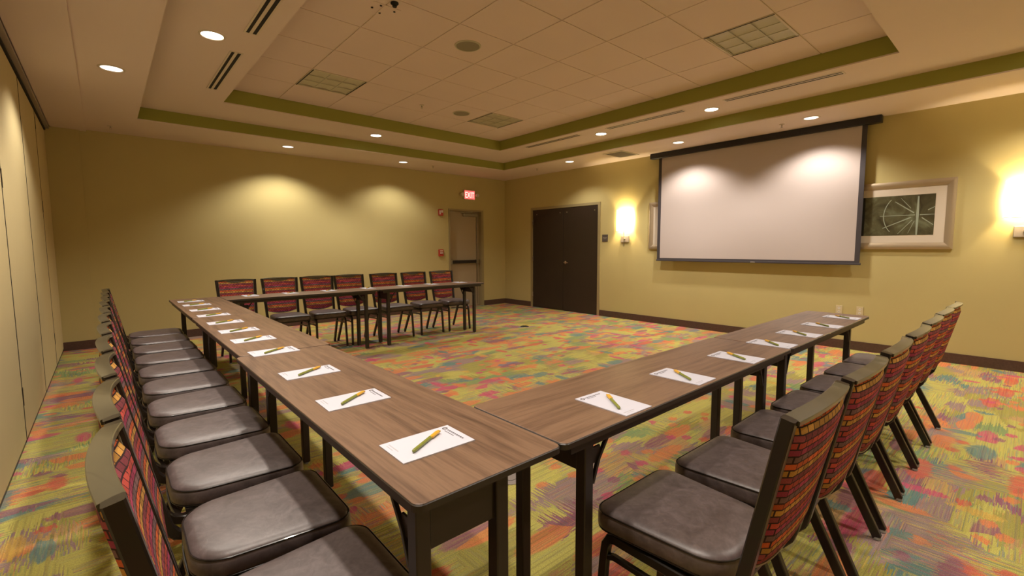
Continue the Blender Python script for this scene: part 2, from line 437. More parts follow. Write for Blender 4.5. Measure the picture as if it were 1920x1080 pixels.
GX = [X2L+.5909*k for k in range(8)]; GX[-1] = X2R
GY = [Y2N]+[4.81-.591*k for k in range(7,-1,-1)]+[Y2B]
TROF = {(1,8),(5,1),(5,7)}
TROF = {(1, GY.index(next(y for y in GY if abs(y-4.219)<.01))), (5, GY.index(next(y for y in GY if abs(y-.673)<.01))), (5, GY.index(next(y for y in GY if abs(y-4.219)<.01)))}
box(X2L-.03, X2R+.03, Y2N-.03, Y2B+.03, H3+.03, H3+.06).build('deck', 'ceil', ceiling)
g = .0045
for i in range(7):
    for j in range(len(GY)-1):
        if (i,j) in TROF: continue
        box(GX[i]+g, GX[i+1]-g, GY[j]+g, GY[j+1]-g, H3, H3+.006, bev=.002).build('ceiling_tile', 'tile', ceiling)
for x in GX[1:-1]: box(x-.012, x+.012, Y2N, Y2B, H3+.0065, H3+.012).build('grid_bar', 'bar', ceiling)
for j in range(1, len(GY)-1):
    for i in range(7): box(GX[i]+.0125, GX[i+1]-.0125, GY[j]-.012, GY[j]+.012, H3+.0065, H3+.012).build('grid_bar', 'bar', ceiling)

# baseboards
BH = .11
struct(MB().box(-.60, DX0-.06, YB-.014, YB-.001, 0, BH).box(DX1+.0, XR-.014, YB-.014, YB-.001, 0, BH).box(XL+.001, -.586, YB-.069, YB-.056, 0, BH).box(-.599, -.586, YB-.056, YB-.014, 0, BH).build('baseboard_back', 'base'), 'dark brown carpet base along the exit wall')
struct(MB().box(XR-.014, XR-.001, YN, EY0-.05, 0, BH).box(XR-.014, XR-.001, EY1+.05, YB-.0145, 0, BH).build('baseboard_right', 'base'), 'dark brown carpet base under the screen')

# exit door
d1 = struct(box(DX0+.035, DX1-.06, YB+.09, YB+.135, .008, DZ-.035, bev=.003).build('door_1', 'dtan'), 'taupe steel exit door with push bar')
fr = MB(); fr.box(DX0, DX0+.035, YB-.012, YB+.16, 0, DZ); fr.box(DX1-.06, DX1, YB-.012, YB+.16, 0, DZ); fr.box(DX0+.035, DX1-.06, YB-.012, YB+.16, DZ-.035, DZ)
fr.build('door_frame', 'djamb', d1)
pb = MB().box(DX0+.05, DX1-.10, YB+.035, YB+.075, .95, 1.02, bev=.008).build('push_bar', 'black', d1)
MB().box(DX0+.04, DX0+.12, YB+.03, YB+.0895, .935, 1.035, bev=.006).box(DX1-.165, DX1-.085, YB+.03, YB+.0895, .935, 1.035, bev=.006).build('bar_housing', 'steel', pb)
MB().box(DX1-.135, DX1-.115, YB+.07, YB+.0895, .05, .935).box(DX1-.135, DX1-.115, YB+.07, YB+.0895, 1.035, 2.02).build('latch_rod', 'steel', d1)
MB().box(DX0+.42, DX1-.12, YB+.03, YB+.0895, 1.96, 2.02, bev=.008).build('door_closer', 'steel', d1)
MB().sweep([(DX0+.47, YB+.06, 2.03),(DX0+.30, YB-.01, 2.04),(DX0+.62, YB-.005, 2.05)], .012, .006, (0,0,1)).build('closer_arm', 'steel', d1)
# double door
d2 = empty('door_2', (XR, (EY0+EY1)/2, 0)); struct(d2, 'closed dark walnut double doors')
hw = (EY1-EY0)/2
for s in (-1, 1):
    y0, y1 = (.004, hw-.012) if s > 0 else (-hw+.012, -.004)
    lf = box(.0, .045, y0, y1, .008, EZ-.012, bev=.003).build('door_leaf', 'door', d2)
    for yy in ((.08,.75) if s > 0 else (-.80, -.08-.02)):
        MB().lathe([(.0,-.012),(.012,-.012),(.014,-.004),(.014,0)], (0, yy, 1.985), 12, 'X').build('bolt_head', 'steel', lf)
    if s > 0:
        for z in (.28, 1.05, 1.82): box(-.012, .002, hw-.02, hw+.006, z-.05, z+.05, bev=.003).build('hinge', 'steel', lf)
    else:
        h = MB().lathe([(.03,0),(.03,-.008),(.014,-.012),(.012,-.05)], (0, -.07, .985), 16, 'X').build('handle', 'chrome', lf, 40)
        MB().tube([(-.05,-.07,.985),(-.055,-.09,.985),(-.055,-.19,.98)], .009).build('lever', 'chrome', h, 40)
df = MB(); df.box(-.012, .14, -hw-.045, -hw+.010, 0, EZ+.04); df.box(-.012, .14, hw-.010, hw+.045, 0, EZ+.04); df.box(-.012, .14, -hw+.010, hw-.010, EZ-.010, EZ+.04)
df.build('door_frame', 'djamb', d2)
box(.06, .19, -hw, hw, 0, EZ).build('backing', 'dark', d2)

# ------------------------------------------------------------------ tables
def make_table(L, W, ends):
    """ends: for the -x and the +x end (overhang, y of one leg, y of the other leg)"""
    r = empty('folding_table'); a = L/2; b = W/2
    o = outline(a, a, -b, b, .022, .022, 5)
    def lay(z, i): return [(x*(a-i)/a, y*(b-i)/b, z) for x, y in o]
    MB().loops([lay(TZ-.005,.003), lay(TZ-.001,.002), lay(TZ,.0032)]).build('tabletop', 'wood', r)
    MB().loops([lay(TZ-.021,.004), lay(TZ-.019,0), lay(TZ-.004,0), lay(TZ-.002,.0018)], True, True).build('edge_moulding', 'tedge', r)
    for s in (-1, 1):
        box(-a+.05, a-.05, s*(b-.030)-.010, s*(b-.030)+.010, TZ-.050, TZ-.0215).build('side_rail', 'black', r)
    for s, (ov, ya, yb) in zip((-1, 1), ends):
        e = a-ov
        for ly in (ya, yb):
            q = -1 if ly < 0 else 1
            lg = box(s*e-.020, s*e+.020, ly-.019, ly+.019, .012, TZ-.0215, bev=.003).build('leg', 'black', r)
            MB().lathe([(.013,0),(.016,.004),(.014,.012)], (s*e, ly, 0), 12).build('glide', 'glide', lg)
            br = MB().sweep([(s*(e-.022), ly+q*.012, TZ-.185), (s*(e-.05), ly+q*.012, TZ-.115), (s*(e-.115), ly+q*.012, TZ-.026)], .006, .005, (0,1,0)).build('brace', 'black', r)
            MB().box(s*e-(.060 if s>0 else -.020), s*e+(-.020 if s>0 else .060), ly+q*.008-.003, ly+q*.008+.003, TZ-.125, TZ-.075).build('hinge_plate', 'black', br)
        box(s*e-.008, s*e+.008, min(ya,yb)+.019, max(ya,yb)-.019, TZ-.145, TZ-.0215).build('end_panel', 'black', r)
    return r
GT = 'folding training tables of the U layout'
def place_table(L, W, x, y, rz, label, ends):
    t = make_table(L, W, ends); t.location = (x, y, 0); t.rotation_euler = (0,0,rz); tag(t, label, 'table', GT); return t
W1 = .445
# local +y of the left run points to world -x (the chair side)
def left_table(y0, y1, dx, label, ends): place_table(y1-y0-.003, W1, dx+W1/2, (y0+y1)/2, PI/2, label, ends)
left_table(0, 1.745, .0, 'walnut folding table at the near corner of the left run, closest to camera', ((.058,-.043,.184),(.11,-.160,.100)))
left_table(1.75, 3.44, .02, 'walnut folding table in the middle of the long left run', ((.27,-.145,.115),(.13,-.13,.12)))
left_table(3.443, 5.136, .022, 'walnut folding table at the far end of the left run', ((.15,-.13,.12),(.14,-.13,.12)))
W2 = .420
place_table(1.755, W2, (.449+2.204)/2, W2/2, 0, 'walnut folding table butting the near corner, first of the right run', ((.152,-.155,.118),(.125,-.112,.12)))
place_table(1.685, W2, (2.207+3.892)/2, W2/2, 0, 'walnut folding table at the outer end of the right run', ((.165,-.112,.12),(.165,-.112,.12)))
place_table(1.683, W1, .470+.842, 5.136-W1/2, 0, 'walnut folding table of the back run touching the left run', ((.15,-.13,.12),(.15,-.13,.12)))
place_table(1.683, W1, 2.156+.842, 5.136-W1/2, 0, 'walnut folding table of the back run ending near the exit door', ((.15,-.13,.12),(.13,-.13,.12)))

# ------------------------------------------------------------------ chairs
def make_chair():
    r = empty('banquet_chair')
    o = outline(.185, .208, -.205, .215, .105, .055, 8)
    def lay(z, i): return [(x*(.2-i)/.2, y*(.21-i)/.21, z) for x, y in o]
    prof = [(.404,.014),(.408,.004),(.416,0),(.448,0),(.460,.004),(.469,.013),(.474,.030),(.477,.06),(.480,.11),(.481,.16)]
    seat = MB().loops([lay(z,i) for z, i in prof]).build('seat', 'vinyl', r, 60)
    MB().tube([(x,y,.4605) for x,y,_ in lay(0,.0035)], .0028, 6, True).tube([(x,y,.409) for x,y,_ in lay(0,.003)], .003, 6, True).build('piping', 'frame', seat, True)
    box(-.17, .17, -.17, .18, .392, .404).build('seat_pan', 'black', r)
    yb = lambda z: -.334 + (.905-z)*.205          # centre line of the back
    xs = lambda z: .182 + (z-.40)*.046
    for s in (-1, 1):
        path = [(s*xs(z), yb(z), z) for z in (.910,.78,.64,.52,.45)]
        path += [(s*.180, -.231, .415), (s*.178, -.212, .391), (s*.177, -.180, .379), (s*.177, -.10, .378), (s*.178, .10, .380), (s*.178, .14, .381)]
        MB().sweep(path, .0135, .0155, (1,0,0)).build('side_frame', 'frame', r, 30)
        fl_ = MB().sweep([(s*.178,.135,.381),(s*.180,.160,.374),(s*.181,.172,.352),(s*.183,.178,.30),(s*.190,.196,.012)], .011, .015, (1,0,0)).build('leg', 'frame', r, 30)
        MB().lathe([(.012,0),(.015,.003),(.013,.013)], (s*.190,.196,0), 10).build('glide', 'glide', fl_)
        rl = MB().sweep([(s*.181,-.085,.378),(s*.183,-.125,.345),(s*.196,-.284,.012)], .012, .017, (1,0,0)).build('leg', 'frame', r, 30)
        MB().lathe([(.012,0),(.016,.003),(.014,.013)], (s*.196,-.284,0), 10).build('glide', 'glide', rl)
        MB().sweep([(s*.184,.172,.312),(s*.183,.14,.322),(s*.183,.0,.318),(s*.184,-.12,.312),(s*.1845,-.140,.309)], .009, .009, (1,0,0)).build('stretcher', 'frame', r, 30)
    bow = lambda x, k=.020: -k*(1-(x/.21)**2)
    n = 14
    tx_ = [-.196+.392*k/n for k in range(n+1)]
    tp = [(x, yb(.903)+bow(x), .903+.008*(1-(x/.2)**2)) for x in tx_]
    MB().sweep(tp, .0065, .0185, (0,-.2,1)).build('top_rail', 'strap', r, 30)
    # upholstered back: front and rear skins
    nx, nz = 14, 10
    def skin(side):
        rows = []
        for j in range(nz+1):
            v = j/nz; row = []
            for i in range(nx+1):
                u = -1+2*i/nx
                zb = .505-.035*(1-u*u); zt = .893-(.032*max(0, 1-(u/.6)**2)**.7 if side > 0 else 0) + .008*(1-u*u)
                z = zb+(zt-zb)*v; x = u*(xs(z)-.017)
                th = .017*min(1, ((1-u*u)*5)**.5)*min(1, (v*(1-v)*16)**.5)+.004
                row.append((x, yb(z)+bow(x)*(.55+.45*v)+side*th, z))
            rows.append(row)
        return rows
    A, B = skin(1), skin(-1); mb = MB()
    for R_, flip in ((A, False), (B, True)):
        vs = [p for row in R_ for p in row]; w_ = nx+1
        mb.add(vs, [(j*w_+i, j*w_+i+1, (j+1)*w_+i+1, (j+1)*w_+i) for j in range(nz) for i in range(nx)])
    def border(R_): return R_[0]+[row[-1] for row in R_[1:]]+R_[-1][-2::-1]+[row[0] for row in R_[-2:0:-1]]
    a_, b_ = border(A), border(B); m_ = len(a_)
    mb.add(a_+b_, [(i, (i+1)%m_, m_+(i+1)%m_, m_+i) for i in range(m_)])
    back = mb.build('backrest', 'fabric', r, 50)
    pa = [tuple((Vector(p)*.5+Vector(q)*.5)) for p, q in zip(a_, b_)]
    off = lambda L_, d: [(x, y+d, z) for x, y, z in L_]
    MB().tube(off(pa, -.006), .0035, 6, True).tube(off(pa, .006), .003, 6, True).build('piping', 'welt', back, True)
    # handle recess in the front of the back, under the top rail
    hr = MB(); k_ = 12; up_, dn_ = [], []
    for i in range(k_+1):
        u = -.6+1.2*i/k_; x = u*.19; zc = .895+.008*(1-u*u); d_ = .034*max(0, 1-(u/.6)**2)**.7
        up_.append((x, yb(zc)+bow(x)+.0035, zc)); dn_.append((x, yb(zc-d_)+bow(x)+.0035, zc-d_-.001))
    hr.loops([up_, dn_], False, False, closed=False).build('handle_recess', 'strap', back)
    # lower cross bar behind the seat
    MB().sweep([(-.172+.344*k/8, -.182+bow(-.172+.344*k/8, .02), .385) for k in range(9)], .008, .008, (0,0,1)).build('cross_bar', 'frame', r, 30)
    return r
proto = make_chair(); used = [False]
def chair(x, y, rz, label, group):
    o = proto if not used[0] else copy_tree(proto)
    used[0] = True
    o.location = (x, y, 0); o.rotation_euler = (0,0,rz); tag(o, label, 'chair', group)
J = lambda a: random.uniform(-a, a)
YL = [.300,.757,1.225,1.695,2.165,2.63,3.09,3.545,4.0,4.445,4.885]
for i, y in enumerate(YL):
    where = 'nearest the camera' if i == 0 else ('closest to the exit wall' if i == 10 else ORD[i]+' from the camera')
    chair(-.122+J(.004), y, -PI/2+J(.015), 'dark vinyl banquet chair in the row along the partition, '+where, 'chairs along the left partition')
XRW = [.875,1.345,1.838,2.315,2.790,3.255,3.700]
for i, x in enumerate(XRW):
    where = 'nearest the camera' if i == 0 else ('closest to the screen wall' if i == 6 else ORD[i]+' from the camera')
    chair(x, -.137+J(.004), J(.012), 'banquet chair seen from behind along the right table run, '+where, 'chairs along the right table run')
XBW = [.73,1.22,1.68,2.13,2.65,3.16,3.66]
for i, x in enumerate(XBW):
    where = 'leftmost' if i == 0 else ('rightmost, beside the exit door' if i == 6 else ORD[i]+' from the left')
    chair(x, 5.285+J(.01), PI+J(.03), 'brick-patterned banquet chair facing us behind the back tables, '+where, 'chairs behind the back tables')

# ------------------------------------------------------------------ notepads and pens
def make_pad():
    r = empty('notepad')
    box(-.0698, .0698, -.1079, .1079, 0, .003).build('sheet_block', 'paper', r)
    z = .0031
    em = MB().lathe([(.0085,z),(.0085,z+.0002)], (-.052,.088,0), 16).build('printed_emblem', 'ink', r)
    MB().lathe([(.0045,z+.0002),(.0045,z+.0004)], (-.052,.088,0), 12).build('emblem_centre', 'inkl', em)
    t = MB()
    for k in range(9): t.box(-.039+k*.0092, -.0325+k*.0092, .086, .0915, z, z+.0002)
    for k in range(6): t.box(-.038+k*.008, -.032+k*.008, .077, .080, z, z+.0002)
    t.build('printed_heading', 'ink', r)
    t = MB()
    for k in range(7): t.box(-.055+k*.008, -.049+k*.008, -.088, -.085, z, z+.0002)
    for k in range(4): t.box(-.050+k*.009, -.043+k*.009, -.096, -.094, z, z+.0002)
    t.build('printed_footer', 'inkl', r)
    return r
def make_pen():
    r = empty('ballpoint_pen')
    R_ = .0050
    MB().lathe([(.002,-.073),(.0042,-.071),(R_,-.066),(R_,.018)], (0,0,R_), 14, 'Y').build('barrel', 'pen', r, 40)
    MB().lathe([(R_,.018),(R_,.055),(.0042,.058),(.0035,.066),(.0015,.070)], (0,0,R_), 14, 'Y').build('cap', 'peny', r, 40)
    MB().box(.0051, .0078, .022, .066, .0035, .0085, bev=.001).box(.0036, .0078, .055, .062, .0045, .0075).build('clip', 'peny', r)
    return r
padp, penp = make_pad(), make_pen(); pu = [False]
def pad(x, y, rz, plabel, nlabel, g):
    if pu[0]: p, q = copy_tree(padp), copy_tree(penp)
    else: p, q = padp, penp
    pu[0] = True
    a = J(.02); p.location = (x, y, TZ+.0002); p.rotation_euler = (0,0,rz+a); tag(p, plabel, 'notepad', 'notepads on the '+g)
    q.location = (x+J(.004), y+J(.004), TZ+.0040); q.rotation_euler = (0,0,rz+(.61 if rz < -1 else -.65)+J(.12)); tag(q, nlabel, 'pen', 'pens on the '+g)
PL = [.255,.745,1.216,1.757,2.18,2.577,3.015,3.498,3.935,4.396,4.793]
for i, y in enumerate(PL):
    w_ = 'nearest the camera' if i == 0 else ('at the far end' if i == 10 else ORD[i]+' from the camera')
    pad(.176+J(.004), y, -PI/2, 'white notepad on the left table run, '+w_, 'olive pen on a notepad of the left table run, '+w_, 'left table run')
PR = [.820,1.297,1.794,2.253,2.682,3.133,3.640]
for i, x in enumerate(PR):
    w_ = 'nearest the camera' if i == 0 else ('at the outer end' if i == 6 else ORD[i]+' from the camera')
    pad(x, .118+J(.004), 0, 'white notepad on the right table run, '+w_, 'olive pen on a notepad of the right table run, '+w_, 'right table run')
PB = [.75,1.17,1.62,2.13,2.66,3.10,3.60]
for i, x in enumerate(PB):
    w_ = 'leftmost' if i == 0 else ('rightmost' if i == 6 else ORD[i]+' from the left')
    pad(x, 5.00, PI, 'white notepad on the back table run, '+w_, 'olive pen on a notepad of the back table run, '+w_, 'back table run')

# ------------------------------------------------------------------ projection screen
SX = 6.41
sc = empty('projection_screen', (SX, 1.98, 1.07), 0, 'pulled-down white projection screen with black border and case', 'screen')
def L_(x0,x1,y0,y1,z0,z1): return (x0-SX,x1-SX,y0-1.98,y1-1.98,z0-1.07,z1-1.07)
MB().box(*L_(SX-.045,SX+.05,.470,3.487,H1-.085,H1-.002), bev=.006).build('case', 'scrc', sc)
MB().box(*L_(SX-.002,SX+.002,.655,3.290,1.11,2.72)).build('screen_fabric', 'scr', sc)
MB().box(*L_(SX-.003,SX+.003,.603,.6549,1.085,2.72)).box(*L_(SX-.003,SX+.003,3.2901,3.342,1.085,2.72)).box(*L_(SX-.003,SX+.003,.655,3.290,1.085,1.1099)).build('border', 'scrb', sc)
bar = MB().box(*L_(SX-.012,SX+.012,.590,3.355,1.060,1.0848), bev=.006).build('weight_bar', 'scrb', sc)
MB().box(*L_(SX-.0135,SX-.0121,1.80,1.86,1.067,1.078)).build('name_plate', 'signl', bar)

# ------------------------------------------------------------------ framed pictures
def picture(y0, y1, label, spokes):
    zc, hh = 1.642, .388; yc = (y0+y1)/2; a = (y1-y0)/2
    p = empty('framed_picture', (XR-.001, yc, zc-hh), 0, label, 'picture')
    fw = .075
    for nm in range(4):
        m = MB()
        def seg(P0, P1, I0, I1):
            def prof(O, I):   # outer to inner profile, mitred
                out = []
                for (t_, d) in ((0,0),(0,-.028),(.25,-.036),(.6,-.030),(.9,-.018),(1,-.016),(1,0)):
                    out.append((d, O[0]+(I[0]-O[0])*t_, O[1]+(I[1]-O[1])*t_))
                return out
            m.loops([prof(P0,I0), prof(P1,I1)])
        c = [(-a,0),(a,0),(a,2*hh),(-a,2*hh)]; q = [(-a+fw,fw),(a-fw,fw),(a-fw,2*hh-fw),(-a+fw,2*hh-fw)]
        seg(c[nm], c[(nm+1)%4], q[nm], q[(nm+1)%4]); m.build('frame_side', 'silver', p, 40)
    box(-.012, -.001, -a+fw, a-fw, fw, 2*hh-fw).build('mat_board', 'matb', p)
    b = a-fw-.09; z0, z1 = fw+.085, 2*hh-fw-.085
    pr = box(-.0135, -.0121, -b, b, z0, z1).build('print', 'art', p)
    return p, pr, b, z0, z1
p2, pr2, b, z0, z1 = picture(-.200, 1.02, 'champagne framed picture of pale spokes on green, beside the screen', True)
box(-.0140, -.0136, b-.26, b-.20, z0, z1).build('print_band', 'artdark', pr2)
cy_, cz_ = -.30, (z0+z1)/2+.0
sp = MB()
for ang, l0, l1, wd in ((180,.02,.34,.004),(142,.04,.26,.006),(205,.06,.34,.006),(232,.07,.27,.004),(90,.0,.21,.012),(270,.0,.24,.012),(128,.1,.25,.003),(30,.1,.17,.005),(320,.05,.18,.005),(0,.02,.18,.004),(250,.07,.22,.003)):
    a_ = math.radians(ang); dy, dz = -math.cos(a_), math.sin(a_)   # y runs to the left in view
    ny, nz_ = -dz*wd, dy*wd
    q = []
    for l, s_ in ((l0,1),(l1,.55)):
        for k in (-1,1):
            q.append((-.0142, max(-b,min(b,cy_+dy*l+ny*k*s_)), max(z0,min(z1,cz_+dz*l+nz_*k*s_))))
    sp.add(q, [(0,1,3,2)])
arc = [(cy_+.30*math.cos(math.radians(t_)), cz_+.30*math.sin(math.radians(t_))) for t_ in range(-38, 39, 4)]
for i in range(len(arc)-1):
    (y_a,z_a),(y_b,z_b) = arc[i], arc[i+1]
    if z0 < z_a < z1 and z0 < z_b < z1: sp.add([(-.0142,y_a,z_a),(-.0142,y_a+.008,z_a),(-.0142,y_b+.008,z_b),(-.0142,y_b,z_b)], [(0,1,2,3)])
sp.build('spokes', 'spoke', pr2)
picture(2.33, 3.548, 'champagne framed picture mostly hidden behind the screen edge', False)

# ------------------------------------------------------------------ wall sconces
def sconce(y, label):
    s = empty('wall_sconce', (XR-.001, y, 1.30), 0, label, 'sconce', 'drum shade sconces on the screen wall')
    box(-.022, 0, -.085, .085, .075, .185, bev=.004).build('backplate', 'grey', s)
    MB().lathe([(.0,-.034),(.016,-.032),(.020,-.026),(.020,-.022)], (0,0,.13), 16, 'X').build('boss', 'chrome', s, 40)
    MB().tube([(-.05,0,.0),(-.05,0,.33)], .006, 8).tube([(-.022,0,.13),(-.05,0,.13)], .007, 8).build('stem', 'steel', s, 40)
    n = 20; o_, i_ = [], []
    for k in range(n+1):
        t_ = PI*k/n
        o_.append((-.012-.105*math.sin(t_), -.168*math.cos(t_))); i_.append((-.012-.102*math.sin(t_), -.165*math.cos(t_)))
    sh = MB()
    ring = o_+i_[::-1]
    sh.loops([[(x,y_,.275) for x,y_ in ring],[(x,y_,.645) for x,y_ in ring]])
    sh.build('shade', 'shade', s, 40)
    MB().sweep([(x-.001,y_,.272) for x,y_ in o_], .003, .002, (0,0,1)).build('shade_rim', 'steel', s)
    li = bpy.data.lights.new('sconce_bulb', 'POINT'); li.energy = E_SCONCE; li.color = (1,.80,.48); li.shadow_soft_size = .03
    lo = bpy.data.objects.new('sconce_bulb', li); COL.objects.link(lo); lo.parent = s; lo.location = (-.055, 0, .46)
sconce(4.035, 'lit half-drum sconce between the double doors and the screen')
sconce(-.725, 'lit half-drum sconce at the right edge, past the framed picture')

# ------------------------------------------------------------------ small wall fittings
rs = empty('room_sign', (XR-.001, 4.475, 1.39), 0, 'small dark square room sign beside the double doors', 'sign')
box(-.008, 0, -.065, .065, 0, .13, bev=.003).build('plate', 'sign', rs)
MB().box(-.0090, -.0081, -.045, .045, .070, .078).box(-.0090, -.0081, -.03, .03, .050, .056).build('lettering', 'signl', rs)
for y, lb in ((.803,'left of the pair'), (.588,'right of the pair')):
    q = empty('wall_outlet', (XR-.001, y, .43), 0, 'ivory wall outlet low on the screen wall, '+lb, 'outlet', 'outlets on the screen wall')
    box(-.006, 0, -.036, .036, 0, .115, bev=.002).build('cover_plate', 'outlet', q)
    for z in (.035, .08):
        s_ = MB().lathe([(.015,-.0075),(.015,-.0061)], (0,0,z), 14, 'X').build('socket', 'white', q)
        MB().box(-.0080,-.0076,-.007,-.004,z-.004,z+.006).box(-.0080,-.0076,.004,.007,z-.004,z+.006).build('slots', 'dark', s_)
al = empty('fire_alarm_strobe', (4.765, YB-.001, 1.945), 0, 'red fire alarm strobe left of the exit door, upper', 'alarm')
box(-.055, .055, -.03, 0, 0, .13, bev=.006).build('housing', 'red', al)
box(.0, .04, -.042, -.0301, .06, .11, bev=.004).build('strobe_lens', 'white', al)
box(-.04, -.012, -.033, -.0301, .025, .105).build('lettering_strip', 'white', al)
pl = empty('fire_pull_station', (4.755, YB-.001, 1.115), 0, 'red fire pull station left of the exit door, lower', 'alarm')
box(-.058, .058, -.03, 0, 0, .14, bev=.006).build('housing', 'red', pl)
box(-.035, .035, -.046, -.0301, .055, .078, bev=.003).build('pull_handle', 'white', pl)
MB().box(-.035, .035, -.033, -.0301, .10, .118).build('lettering', 'white', pl)
ex = empty('exit_sign', (5.475, YB-.001, 2.31), 0, 'glowing red exit sign with two lamp heads above the exit door', 'sign')
box(-.145, .145, -.05, 0, 0, .20, bev=.008).build('housing', 'trimw', ex)
face = box(-.132, .132, -.0525, -.0501, .012, .188).build('sign_face', 'redglow', ex)
cu = bpy.data.curves.new('exit_text', 'FONT'); cu.body = 'EXIT'; cu.size = .175; cu.align_x = 'CENTER'; cu.extrude = .0008
to = bpy.data.objects.new('exit_text', cu); COL.objects.link(to)
dg = bpy.context.evaluated_depsgraph_get(); me = bpy.data.meshes.new_from_object(to.evaluated_get(dg))
bpy.data.objects.remove(to); bpy.data.curves.remove(cu)
me.materials.clear(); me.materials.append(M['exitlet'])
let = bpy.data.objects.new('exit_lettering', me); COL.objects.link(let); let.parent = face
let.rotation_euler = (PI/2,0,0); let.location = (0,-.0537,.038); let.scale = (.68,1,1)
for s_ in (-1,1):
    hd = MB().lathe([(.0,-.05),(.038,-.045),(.042,-.03),(.030,.015),(.012,.02)], (s_*.195,-.035,.10), 16, 'Y').build('lamp_head', 'trimw', ex, 40)
    MB().lathe([(.032,-.052),(.032,-.0505)], (s_*.195,-.035,.10), 14, 'Y').build('lens', 'white', hd)
    MB().tube([(s_*.145,-.025,.10),(s_*.172,-.025,.10)], .008).build('arm', 'trimw', hd)

# floor covers
for x, y, lb in ((4.64,4.66,'small dark floor outlet on the carpet near the double doors'), (1.18,1.06,'grey round floor outlet cover seen under the near table corner')):
    f_ = empty('floor_outlet', (x,y,0), 0, lb, 'outlet')
    big = x < 2
    MB().lathe([(.07,0),(.07,.004),(.062,.007),(.0,.008)], (0,0,0), 24).build('cover', 'grey' if big else 'dark', f_, 30)
    MB().lathe([(.035,.0085),(.035,.0105)], (0,0,0), 20).build('lid', 'grey' if big else 'dark', f_)

# ------------------------------------------------------------------ ceiling fittings
def downlight(x, y, z, label, power, group, lens='lamp', size=.078, spot=130):
    d = empty('recessed_downlight', (x,y,z), 0, label, 'downlight', group)
    n = 28; inner, outer = size, size+.016
    pr = [(inner-.004,-.001),(inner,-.006),(outer-.004,-.005),(outer,-.0005)]
    MB().lathe(pr, (0,0,0), n, cap=False).build('trim_ring', 'trimw', d, 30)
    MB().lathe([(inner-.005,-.0015),(inner-.005,-.0005)], (0,0,0), n).build('lens', lens, d)
    li = bpy.data.lights.new('downlight_lamp', 'SPOT'); li.energy = power; li.color = WARM; li.spot_size = math.radians(spot); li.spot_blend = .55; li.shadow_soft_size = .055
    lo = bpy.data.objects.new('downlight_lamp', li); COL.objects.link(lo); lo.parent = d; lo.location = (0,0,-.012)
GL, GU = 'downlights in the low soffit', 'downlights in the upper ring'
for x, y, lb, k in ((-.31,4.443,'lit downlight in the soffit beside the partition',1.0), (1.708,6.704,'lit downlight over the bright wall scallop, left of two at the exit wall',1.35), (3.626,6.726,'lit downlight over the dimmer wall scallop, nearer the exit door',.75),
                 (5.849,4.779,'lit downlight in the soffit in front of the double doors',.6), (5.922,2.743,'lit downlight over the left part of the screen',1.15), (5.928,1.057,'lit downlight over the right part of the screen',1.2)):
    downlight(x, y, H1, lb, E_LOW*k, GL, 'lamp2')
for x, y, k, lb in ((-.31,2.45,1,'added unseen soffit downlight beside the partition, above the left frame edge'),(-.31,.45,1,'added unseen soffit downlight beside the partition, over the camera'),(1.708,-1.55,1,'added unseen soffit downlight behind the camera, nearer the partition'),(3.626,-1.55,1,'added unseen soffit downlight behind the camera, nearer the screen wall'),(5.92,-.9,.5,'added unseen soffit downlight by the screen wall, past the right frame edge')):  # out-of-frame lamps continuing the pattern, added to light the room
    downlight(x, y, H1, lb, E_LOW*k, GL, 'lamp2')
for x, y, lb in ((.288,3.57,'large bright downlight by the left slot vents'), (2.683,5.79,'lit downlight in the upper ring facing the exit wall'), (5.155,3.551,'lit downlight in the upper ring, left of two above the screen'), (5.197,1.916,'lit downlight in the upper ring, right of two above the screen')):
    downlight(x, y, H2, lb, E_MID, GU, spot=124)
for x, y, lb in ((.288,1.75,'unseen upper ring downlight over the near left tables, above the frame'),(.288,-.1,'unseen upper ring downlight over the near table corner, above the frame'),(2.683,-.85,'added unseen upper ring downlight behind the right row of chairs'),(5.18,-.82,'added unseen upper ring downlight past the right frame edge')):  # unseen ring lamps, put in because the room needs their light
    downlight(x, y, H2, lb, E_MID, GU, spot=124)

def slot_vent(x, y0, y1, label):
    v = empty('slot_diffuser', (x,(y0+y1)/2,H2), 0, label, 'vent', 'linear slot diffusers in the upper ring'); l = (y1-y0)/2; a = .05
    box(-a+.014, a-.014, -l+.014, l-.014, -.0026, -.0003).build('dark_slot', 'dark', v)
    MB().box(-a,-a+.014,-l,l,-.0036,-.0002).box(a-.014,a,-l,l,-.0036,-.0002).box(-a+.014,a-.014,-l,-l+.014,-.0036,-.0002).box(-a+.014,a-.014,l-.014,l,-.0036,-.0002).build('flange', 'trimw', v)
    MB().box(-.013,.010,-l+.014,l-.014,-.0034,-.0027).build('centre_blade', 'trimw', v)
slot_vent(.500, 3.80, 5.01, 'two-slot ceiling vent over the left run, farther from camera')
slot_vent(.508, 2.14, 3.345, 'two-slot ceiling vent at the top edge, nearer the camera')
slot_vent(4.955, 3.79, 4.945, 'slot vent above the screen side, nearest the far ceiling corner')
slot_vent(4.985, 2.15, 3.31, 'slot vent above the screen side, middle of three')
slot_vent(4.985, .52, 1.666, 'slot vent above the screen side, nearest the camera')

